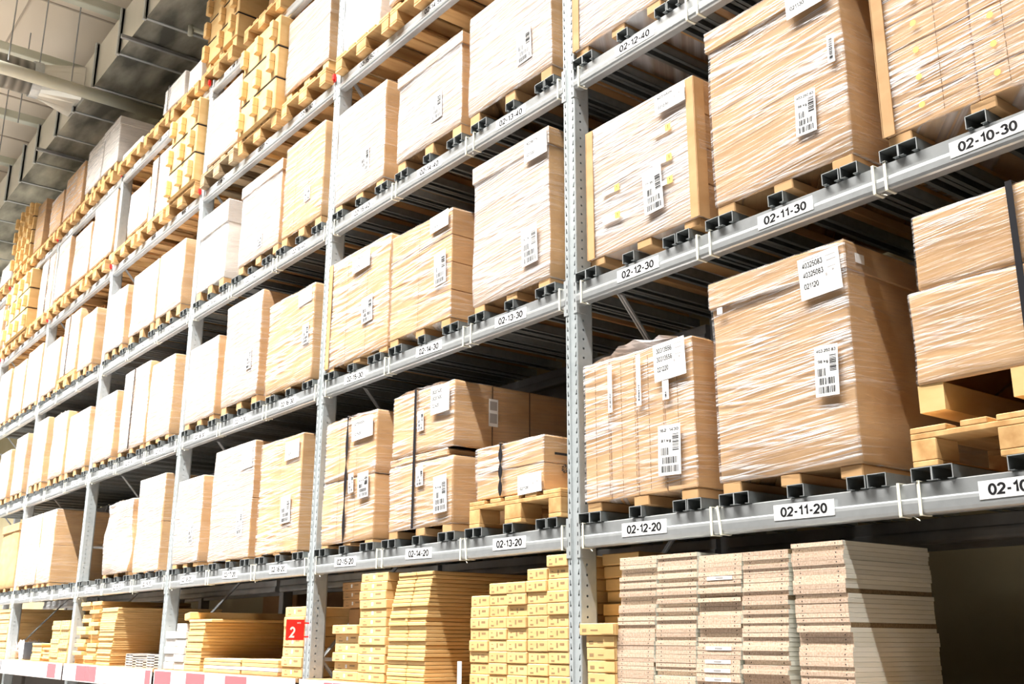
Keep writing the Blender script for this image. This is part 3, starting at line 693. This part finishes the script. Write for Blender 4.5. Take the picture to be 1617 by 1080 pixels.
# ---- level 50 and 60, wooden pallets directly on the beams
ZH = {50: 6.14, 60: 7.36}
def deck(lv, pos, xc, old=False, what=''):
    pallet(xc, -.06, ZT[lv], 'wooden pallet under %s, level %d' % (what, lv), old)
def feet(t, w, d, g, y=.01):
    for x in (-w/2+.01, -.05, w/2-.11): m = MB(); m.box(x, x+.10, y, d, -g, 0, 0, .004); build(m, 'bearer', CARDY, t)
def hi(lv, pos, X0, X1, z1, desc, z0=None, **k):
    k.setdefault('film', FILMH); z0 = z0 or ZH[lv]
    t = load(lv, pos, X0, X1, z0, z1, desc, y0=0, d=1.1, skid=False, **k)
    if z0-ZT[lv]-.146 > .01: feet(t, X1-X0, 1.08, z0-ZT[lv]-.146)
    return t
def spacers(lv, pos, X0, X1, z1, n, desc, col=CARDY, film=None, y=-.09, z0=None):
    z0 = z0 or ZT[lv]+.146; w = X1-X0; h = z1-z0
    t = empty('spacer_carton_stack', ((X0+X1)/2, y, z0), desc, 'carton stack', 'carton tiers with glued spacer blocks')
    for i in range(n):
        m = MB(); m.box(-w/2, w/2, 0, 1.05, h*i/n, h*(i+1)/n-.006, 0, .01); build(m, 'carton', col, t)
        for j in range(3 if w < 1 else 4):
            x = -w/2+.03+(w-.13)*j/(2 if w < 1 else 3)+random.uniform(-.03, .03); zz = h*i/n+random.uniform(.02, .09)
            m = MB(); m.box(x, x+.07, -.055, 0, zz, zz+.17, 0, .006); m.box(x-.0005, x+.0705, -.0555, 0, zz+.085, zz+.087, 1); build(m, 'spacer_block', [CARDY, SEAM], t)
    for i in range(1, n):
        m = MB(); m.box(-w/2-.001, w/2+.002, -.002, 1.05, h*i/n-.006, h*i/n); build(m, 'band', BLK, t)
    if z0-ZT[lv]-.146 > .01: feet(t, w, 1.05, z0-ZT[lv]-.146)
    return t
hi(50, 13, -1.0, -.25, 6.90, 'wrapped carton above the nearest beam end, '+at(50, 13)); deck(50, 13, -.62, what='the top centre load')
hi(50, 14, -1.98, -1.2, 6.90, 'white wrapped carton at the picture top, '+at(50, 14)); deck(50, 14, -1.47, what='the load left of the top centre')
hi(50, 15, -2.68, -2.12, 6.66, 'white carton with torn film foot, '+at(50, 15), mt=CARDW, z0=6.04); deck(50, 15, -2.29, what='the torn white load right of the red clip')
t = hi(50, 16, -3.74, -2.95, 6.88, 'bright white carton with black marks on its side, '+at(50, 16), z0=6.17)
for q in range(5): m = MB(); m.box(0, .002, .12, .35, .05+q*.14, .10+q*.14); build(m, 'side_mark', INKG, t, (.402, 0, 0))
deck(50, 16, -3.26, what='the bright white carton with side marks')
spacers(50, 17, -4.50, -3.76, 6.975, 3, 'tan carton tiers with protruding spacer blocks and black bands, '+at(50, 17)); deck(50, 17, -4.16, what='the banded tiers with spacer blocks near the top')
hi(50, 18, -5.49, -4.76, 6.87, 'broad white wrapped carton on a grey weathered pallet, '+at(50, 18), z0=6.14); deck(50, 18, -5.08, True, 'the broad white carton, grey and weathered')
spacers(50, 19, -6.36, -5.63, 6.975, 3, 'yellow carton tiers with protruding blocks left of the third upright, '+at(50, 19)); deck(50, 19, -6.03, what='the yellow tiers left of the third upright')
hi(50, 20, -7.20, -6.56, 6.84, 'white wrapped load with slanting black cord, '+at(50, 20), z0=6.09, strap=-6.98); deck(50, 20, -6.93, what='the load with slanting cord')
hi(50, 21, -7.92, -7.24, 6.68, 'low white wrapped load with stepped top, '+at(50, 21)); deck(50, 21, -7.84, what='the low stepped white load')
hi(50, 22, -9.40, -8.50, 6.98, 'white wrapped load left of the fourth upright, '+at(50, 22)); deck(50, 22, -8.9, what='the white load left of the fourth upright')
hi(50, 23, -10.22, -9.48, 6.86, 'white wrapped load with thin cord, '+at(50, 23)); deck(50, 23, -9.82, what='the white load with thin cord')
hi(50, 24, -11.05, -10.48, 6.97, 'slim pale carton, '+at(50, 24), film=FILM); deck(50, 24, -10.68, what='the slim pale carton')
hi(50, 25, -11.94, -11.23, 6.94, 'white load with twisted black strap, '+at(50, 25), strap=-11.5, twist=True, z0=6.05); deck(50, 25, -11.66, what='the white load with twisted strap')
spacers(50, 26, -13.5, -12.2, 6.975, 3, 'wide yellow carton tiers with many blocks near the left edge, '+at(50, 26)); deck(50, 26, -12.55, what='the wide yellow tiers, right half'); deck(50, 27, -13.4, what='the wide yellow tiers, left half')
hi(50, 28, -15.0, -14.25, 6.9, 'white wrapped load cut by the left edge, '+at(50, 28)); deck(50, 28, -14.7, what='the white load at the left edge')
deck(60, 16, -4.25, what='the empty place at the picture top')
m = MB(); m.box(-.3, .3, 0, .9, 0, .4, 0, .01)
tag(build(m, 'brown_carton', CARDD, None, (-4.25, .12, ZT[60]+.146)), 'dark brown carton above the white carton with side marks', 'box')
spacers(60, 17, -5.72, -4.93, 8.15, 3, 'tan carton tiers with blocks against the duct at the very top, '+at(60, 17), y=-.03, z0=7.36); deck(60, 17, -5.33, what='the topmost tan tiers')
hi(60, 18, -6.29, -5.92, 7.58, 'small grey box standing beside the topmost red clip', z0=7.31, mt=CARDW, film=None); deck(60, 18, -6.2, what='the small grey box')
hi(60, 19, -7.05, -6.42, 7.67, 'lilac grey carton with a black bag strap, '+at(60, 19), mt=CARDW, film=FILMT, strap=-6.90); deck(60, 19, -7.06, what='the lilac grey carton')
hi(60, 21, -8.45, -7.75, 7.40, 'low white tray of goods on the top level, '+at(60, 21), mt=CARDW, film=FILMT, z0=7.28); deck(60, 21, -8.0, what='the low white tray')
t = hi(60, 22, -9.36, -8.72, 8.06, 'white box with blue side panel and lid on the top level', z0=7.43, mt=CARDW, film=FILMT, lid=.1); deck(60, 22, -9.0, what='the white box with blue panel')
m = MB(); m.box(0, .002, .55, .75, .1, .35); build(m, 'side_print', plain('blue_grey_print', (.12, .17, .24)), t, (.332, 0, 0))
hi(60, 23, -10.08, -9.40, 8.07, 'wrapped grey-white bundle on the top level, '+at(60, 23), z0=7.43, mt=CARDW, film=FILM); deck(60, 23, -9.86, what='the wrapped grey-white bundle')
hi(60, 24, -11.12, -10.25, 8.02, 'grey-pink wrapped carton on the top level, '+at(60, 24), film=FILM); deck(60, 24, -10.72, what='the grey-pink carton')
hi(60, 25, -11.87, -11.24, 7.93, 'narrow pinkish wrapped carton on the top level, '+at(60, 25), film=FILM); deck(60, 25, -11.6, what='the narrow pinkish carton')
hi(60, 26, -12.75, -12.27, 8.15, 'narrow tall tan carton on the top level, '+at(60, 26), film=FILMT); deck(60, 26, -12.45, what='the narrow tall tan carton')
spacers(60, 27, -13.9, -12.88, 8.28, 4, 'dim yellow tiers with blocks far left on the top level, '+at(60, 27), y=-.03, z0=7.36); deck(60, 27, -13.32, what='the dim yellow tiers far left')
hi(60, 28, -14.9, -14.2, 7.7, 'small pale box at the left edge of the top level', film=None, mt=CARDW); deck(60, 28, -14.6, what='the small pale box far left')

# ------------------------------------------------------------------ lower shelf: decks, price rails, stacks
ZS = 1.35
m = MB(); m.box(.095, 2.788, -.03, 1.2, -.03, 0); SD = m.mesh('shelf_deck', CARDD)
rail_txt = plain('grey_print', (.5, .42, .42))
for b in range(0, 6):
    tag(link('shelf_deck', SD, None, (-2.8*b, 0, ZS-.002)), 'low shelf deck under the flat goods, %s bay from the right' % ordn(b), 'shelf', 'low shelf decks')
    t = empty('price_rail', (-2.8*b, -.035, ZS-.175), 'red and white price rail along the low shelf, %s bay from the right' % ordn(b), 'price rail', 'price rails along the low shelf')
    m = MB(); m.box(.03, 2.77, -.004, 0, 0, .17); build(m, 'rail', RAILW, t)
    x = .05
    while x < 2.7:
        wd = random.choice((.12, .22, .34, .40)); wd = min(wd, 2.75-x); rd = random.random() < .24
        m = MB(); m.box(x, x+wd-.01, -.0065, -.0045, .012, .158, 0)
        pc = build(m, 'price_card', RED2 if rd else PAPER, t)
        if not rd and wd > .2:
            m = MB()
            for q in range(3): m.box(x+.03, x+.03+wd*.3, -.0072, -.0067, .12-q*.03, .126-q*.03)
            build(m, 'card_print', rail_txt, pc)
        x += wd
def stack(name, label, X0, X1, y0, d, z0, z1, n, mt, group, jx=.006, jy=.012, marks=False, gap=.0012, base_label=None, c=.003, flap=False):
    """every layer of a stack is an object of its own; labels count from the top"""
    h = (z1-z0)/n; w = X1-X0
    mb = MB(); mb.box(-w/2, w/2, 0, d, 0, h-gap, 0, c)
    mats = [mt]
    if marks:
        mats = [mt, INKT, PAPER]
        mb.box(-w*.36, -w*.20, -.0006, 0, h*.18, h*.30, 1); mb.box(-w*.34, -w*.26, -.0006, 0, h*.58, h*.64, 1)
        mb.box(w*.12, w*.32, -.0006, 0, h*.50, h*.68, 1); mb.box(-w*.05, w*.02, -.0006, 0, h*.3, h*.7, 1 if marks == 1 else 2)
    me = mb.mesh(name, mats)
    for i in range(n):
        o = link(name, me, None, ((X0+X1)/2+random.uniform(-jx, jx), y0+random.uniform(-jy*.4, jy), z0+i*h))
        tag(o, '%s, %s from the top' % (label, num(n-1-i)), 'box' if mt is not CHIP else 'board', group)
def num(i):
    tens = ['', '', 'twenty', 'thirty', 'forty']; un = ['first', 'second', 'third', 'fourth', 'fifth', 'sixth', 'seventh', 'eighth', 'ninth', 'tenth', 'eleventh', 'twelfth',
        'thirteenth', 'fourteenth', 'fifteenth', 'sixteenth', 'seventeenth', 'eighteenth', 'nineteenth', 'twentieth']
    i += 1
    if i <= 20: return un[i-1]
    if i % 10 == 0: return tens[i//10][:-1]+'ieth'
    return tens[i//10]+'-'+un[i % 10-1]
# chipboard panels, five columns
cols = [(.372, .610, 1.985), (.618, .856, 1.975), (.864, 1.102, 1.965), (1.110, 1.342, 1.97), (1.352, 1.595, 1.985)]
cn = ('leftmost', 'second', 'middle', 'fourth', 'rightmost')
bh = .0178
def board(w, br): 
    mb = MB(); s = 1 if not br else 2
    mb.box(-w/2, w/2, 0, .575, 0, bh-.0009, [s, s, 0, 0, s, s], .0006)
    for x in (-w/2+.034, w/2-.034): mb.tube((x, -.0004, bh/2), (x, .001, bh/2), .0026, 8, 3)
    return mb.mesh('chipboard_panel', [CHIP, MELA, CHIPD, INK])
for ci, (a, b_, top) in enumerate(cols):
    n = int((top-ZS)/bh); z0 = ZS
    W1, W2 = board(b_-a, False), board(b_-a, True)
    sh = 0.
    for i in range(n):
        if random.random() < .25: sh = random.uniform(-.003, .003)
        y = random.choice((0, 0, 0, 0, .003, .005, .014)); dx = -.05*(1-i/n)*(1 if ci < 4 else -.2)+sh
        brown = (ci == 4 and i in (n-11, n-18, 0, 1, 2, 3, 4)) or random.random() < .04
        o = link('chipboard_panel', W2 if brown else W1, None, ((a+b_)/2+dx, y+random.uniform(0, .002), z0+i*bh))
        tag(o, 'white-faced chipboard panel in the %s column of the board pile, %s from the top' % (cn[ci], num(n-1-i)), 'board', 'chipboard panels piled on the low shelf')
        if ci == 2 and i in (5, 7, 9, 12, n-6):
            m = MB(); m.box(-.07, .07, -.0015, -.0005, .001, bh-.002); st = build(m, 'paper_sticker', PAPER, o)
            m = MB(); m.box(-.02, .02, -.002, -.0016, .005, bh-.006); build(m, 'sticker_print', INKG, st)
# five small columns of boxes left of the nearest upright
hb = .0585
for ci, (a, b_, rows) in enumerate(((-.84, -.668, 8), (-.666, -.507, 9), (-.505, -.339, 9), (-.337, -.172, 10), (-.17, -.008, 11))):
    z1 = 1.836+(rows-8)*.0605; stack('small_carton', 'small yellow carton in the %s column beside the nearest upright' % cn[ci], a+.001, b_, -.0+.0, .55, z1-hb*rows-.0, z1, rows, CARDY, 'small cartons beside the nearest upright', .004, .010, marks=1, c=.004)
for i in range(4):
    m = MB(); m.box(-.13, .13, 0, .9, 0, .056, 0, .004); tag(build(m, 'long_carton', CARDY, None, (.20, .16+.01*i, 2.02-.06*(i+1))), 'long shaded carton right behind the nearest upright, %s from the top' % num(i), 'box', 'long cartons behind the nearest upright')
for i in range(6):
    m = MB(); m.box(-.13, .13, 0, .9, 0, .056, 0, .004); tag(build(m, 'long_carton', CARDY, None, (.20, .16+.008*i, 1.78-.06*(i+1))), 'long shaded carton right behind the nearest upright, %s from the top' % num(i+4), 'box', 'long cartons behind the nearest upright')
zz = 1.682
for i in range(6):
    x0 = .096 if i == 0 else .125+.012*random.random(); x1 = .345 if i == 0 else .335
    m = MB(); m.box(0, x1-x0, 0, .13, 0, .054, 0, .003); m.box((x1-x0)*.62, (x1-x0)*.98, -.006, -.002, .006, .050, 0); m.box(.02, .05, -.0006, 0, .015, .03, 1); m.box(.08, .13, -.0006, 0, .02, .026, 1)
    tag(build(m, 'flap_carton', [CARDY, INKT], None, (x0, -.018+(0 if i == 0 else .012), zz-.056*(i+1))), 'small carton with loose end flap between upright and chipboard pile, %s from the top' % num(i), 'box', 'flap cartons right of the nearest upright')
# thin carton pile and the boxes left of it
n = 29; h = .0222
for i in range(n):
    f = i/(n-1); x0 = -1.70+.10*max(0, (f-.55)/.45); x1 = -1.285+.06*max(0, (f-.55)/.45)
    m = MB(); w = x1-x0; m.box(-w/2, w/2, 0, 1.05, 0, h-.0022, 0, .003); m.box(-.012, .016, -.0035, 0, .003, h-.004, 0)
    tag(build(m, 'flat_carton', CARDY, None, ((x0+x1)/2+random.uniform(-.006, .006), random.uniform(0, .01), ZS+i*h)), 'thin flat yellow carton in the tall pile under label 02-14-20, %s from the top' % num(n-1-i), 'box', 'thin flat cartons under label 02-14-20')
stack('printed_carton', 'printed yellow carton in the taller column under label 02-15-20', -2.062, -1.735, 0, .35, ZS, 2.01, 12, CARDY, 'printed cartons under label 02-15-20', .006, .008, marks=2, c=.004)
stack('printed_carton', 'printed yellow carton in the shorter column under label 02-15-20', -2.395, -2.068, 0, .16, ZS, 1.695, 6, CARDY, 'printed cartons under label 02-15-20', .012, .02, marks=2, c=.004)
stack('set_back_carton', 'shaded printed carton set back behind the shorter column', -2.65, -2.38, .19, .5, 1.812, 1.985, 3, CARD, 'set-back cartons under label 02-15-20', .01, .02, marks=2, c=.004)
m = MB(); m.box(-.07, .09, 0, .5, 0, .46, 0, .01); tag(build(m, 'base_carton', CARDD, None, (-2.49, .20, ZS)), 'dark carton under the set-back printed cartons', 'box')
# behind the second upright
stack('printed_carton', 'printed carton in the column partly behind the red number sign', -3.14, -2.83, 0, 1.1, ZS, 1.825, 7, CARDY, 'printed cartons behind the red sign', .008, .01, marks=2, c=.004)
n = 15; h = (1.735-ZS)/n
for i in range(n):
    f = i/(n-1)
    m = MB(); m.box(-.17, .17, 0, 1.05, 0, h-.0016, 0, .003)
    tag(build(m, 'flat_carton', CARDY, None, (-4.83+.06*f+random.uniform(-.006, .006), random.uniform(0, .01), ZS+i*h)), 'flat carton in the deep pile under label 02-17-20, %s from the top' % num(n-1-i), 'box', 'flat cartons under label 02-17-20')
m = MB(); m.box(-.27, .22, 0, 1.08, 0, .022, 0, .004); tag(build(m, 'lid_carton', CARDY, None, (-4.68, 0, 1.737)), 'wide flat carton lying on top of the deep pile', 'box')
m = MB(); m.box(-.06, .06, 0, 1.08, 0, .055, 0, .004); tag(build(m, 'tilted_carton', [CARDY], None, (-5.0, .0, 1.762), (0, -.12, 0)), 'long white-ended carton leaning on the deep pile', 'box')
for i in range(6):
    for j in range(2):
        if i == 5 and j == 0: continue
        x0 = -5.49+.24*j+.01*random.random()
        m = MB(); m.box(0, .225, 0, .4, 0, .060, 0, .004); tag(build(m, 'white_carton', CARDW, None, (x0, random.uniform(0, .012), ZS+i*.064)), 'small white carton in the %s column beside the third upright, %s from the top' % (('left', 'right')[j], num((4 if j == 0 else 5)-i)), 'box', 'small white cartons beside the third upright')
for i in range(4):
    m = MB(); m.box(-.36, .36, 0, .32, 0, .024, 0, .003); tag(build(m, 'wrapped_bundle', [CARDY, CARDW][i == 1], None, (-4.18+.01*(i % 2), -.01, ZS+i*.027)), 'flat bundle in the low left pile by the price rail, %s from the top' % num(3-i), 'box', 'low flat bundles by the price rail')
for i in range(4):
    m = MB(); m.box(-.31, .31, 0, .32, 0, .026, 0, .003); tag(build(m, 'wrapped_bundle', [CARD, CARDW, CARDY, CARDY][i], None, (-3.48, -.01, ZS+i*.028)), 'flat bundle in the low right pile by the price rail, %s from the top' % num(3-i), 'box', 'low flat bundles by the price rail')
# third to fourth upright
n = 26; h = (1.905-ZS)/n
for i in range(n):
    f = i/(n-1); x0 = -7.40+.03*f; x1 = -6.99+.12*f; m = MB(); w = x1-x0; m.box(-w/2, w/2, 0, 1.08, 0, h-.0016, 0, .003)
    tag(build(m, 'flat_carton', CARDY, None, ((x0+x1)/2+random.uniform(-.005, .005), random.uniform(0, .01), ZS+i*h)), 'flat carton in the neat tall pile beyond the third upright, %s from the top' % num(n-1-i), 'box', 'neat flat cartons beyond the third upright')
n = 15; h = (1.98-ZS)/n
for i in range(n):
    for j in range(2):
        f = i/(n-1); xc = (-8.08, -7.73)[j]+.11*f*(1 if j else .9)+random.uniform(-.012, .012)
        if j == 0 and i in (9, 12): continue
        m = MB(); m.box(-.16, .16, 0, .95 if j else .4, 0, h-.003, 0, .003)
        tag(build(m, 'jumbled_carton', CARDY, None, (xc+(-.02 if j == 0 else .03), random.uniform(0, .06), ZS+i*h)), 'jumbled flat carton in the %s ragged column by the fourth upright, %s from the top' % (('left', 'right')[j], num(n-1-i)), 'box', 'jumbled cartons by the fourth upright')
for i in range(5):
    for j in range(3):
        if j == 1 and i > 2: continue
        m = MB(); w2 = .1; z_ = 0
        m.box(-w2, w2, 0, .4, 0, .004); m.box(-w2, w2, 0, .4, .018, .022); m.box(-w2, -w2+.004, 0, .4, 0, .022); m.box(w2-.004, w2, 0, .4, 0, .022); m.box(-.002, .002, 0, .4, 0, .022)
        tag(build(m, 'open_end_tray', CARDW, None, (-6.38+.29*j, 0, ZS+i*.0235)), 'open-ended tray in the %s low pile by the neat tall pile, %s from the top' % (('left', 'middle', 'right')[j], num((2 if j == 1 else 4)-i)), 'tray', 'open-ended trays on the low shelf')
for j in range(2):
    stack('square_carton', 'small square carton in the %s column left of the fourth upright' % ('left', 'right')[j], (-9.13, -8.79)[j], (-8.81, -8.47)[j], 0, .4, ZS, 1.797, 9, CARDY, 'small square cartons left of the fourth upright', .008, .01, marks=1)
stack('low_carton', 'low flat carton beside the black board', -9.95, -9.54, .0, .9, ZS, 1.55, 8, CARDY, 'low flat cartons beside the black board', .01, .02)
stack('low_carton', 'low flat carton near the square cartons', -9.49, -9.2, .02, .9, ZS, 1.50, 6, CARDY, 'low flat cartons near the square cartons', .01, .02)
m = MB(); m.box(-.25, .25, 0, .3, 0, .21, 0, .006); tag(build(m, 'black_board', BLKB, None, (-10.27, .05, ZS)), 'black panel standing on the low shelf by the fifth upright', 'panel')
smooth(tag(build(loose_film(.42, .3, .22, 5), 'film_bundle', FILMH, None, (-10.75, .02, ZS+.01)), 'crumpled white plastic bundle beside the black panel', 'plastic bundle'))
stack('deep_carton', 'long shaded carton in the tall pile left of the fifth upright', -11.9, -11.33, .02, 1.1, ZS, 1.98, 14, CARDY, 'long cartons left of the fifth upright', .01, .01)
stack('pale_carton', 'pale carton in the column at the left picture edge', -12.3, -11.95, .0, .5, ZS, 1.86, 8, CARDW, 'pale cartons at the left picture edge', .01, .01)
for i in range(5):  # unseen dark blocks, added to keep the space under the shelf dark
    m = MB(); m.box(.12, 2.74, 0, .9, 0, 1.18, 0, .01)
    tag(build(m, 'added_shade_block', plain('dark_shade_block', (.05, .04, .03), .8), None, (-2.8*i-2.8, .25, 0)), 'added dark block shading the space under the price rail, %s bay from the right' % ordn(i+1), 'shade block', 'added dark blocks under the low shelf')
# number sign and card
t = empty('aisle_sign', (-2.745, 0, 1.665), 'square red sign with white number 2 on the second upright', 'sign')
m = MB(); m.box(-.001, .001, -.17, -.035, -.068, .068, 0); m.box(-.001, .001, -.036, .0, -.05, -.04, 0); m.box(-.001, .001, -.036, .0, .04, .05, 0); build(m, 'sign_plate', RED, t)
def side_text(s, y0, z0, w, h, mt_, par, nm):
    vs, fs = text(s, .03); m = MB(); m.v = [(.0018, y0+a*w, z0+b*h) for a, b in vs]; m.f = list(fs); m.m = [0]*len(fs); return build(m, nm, mt_, par)
side_text('2', -.150, -.050, .048, .068, PAPER, t, 'sign_number'); side_text('H11', -.090, .040, .026, .011, PAPER, t, 'sign_code')
m = MB(); m.box(0, .04, -.001, 0, 0, .16); tag(build(m, 'white_card', PAPER, None, (-.905, -.03, 1.33)), 'plain white card standing at the rail left of the small cartons', 'card')
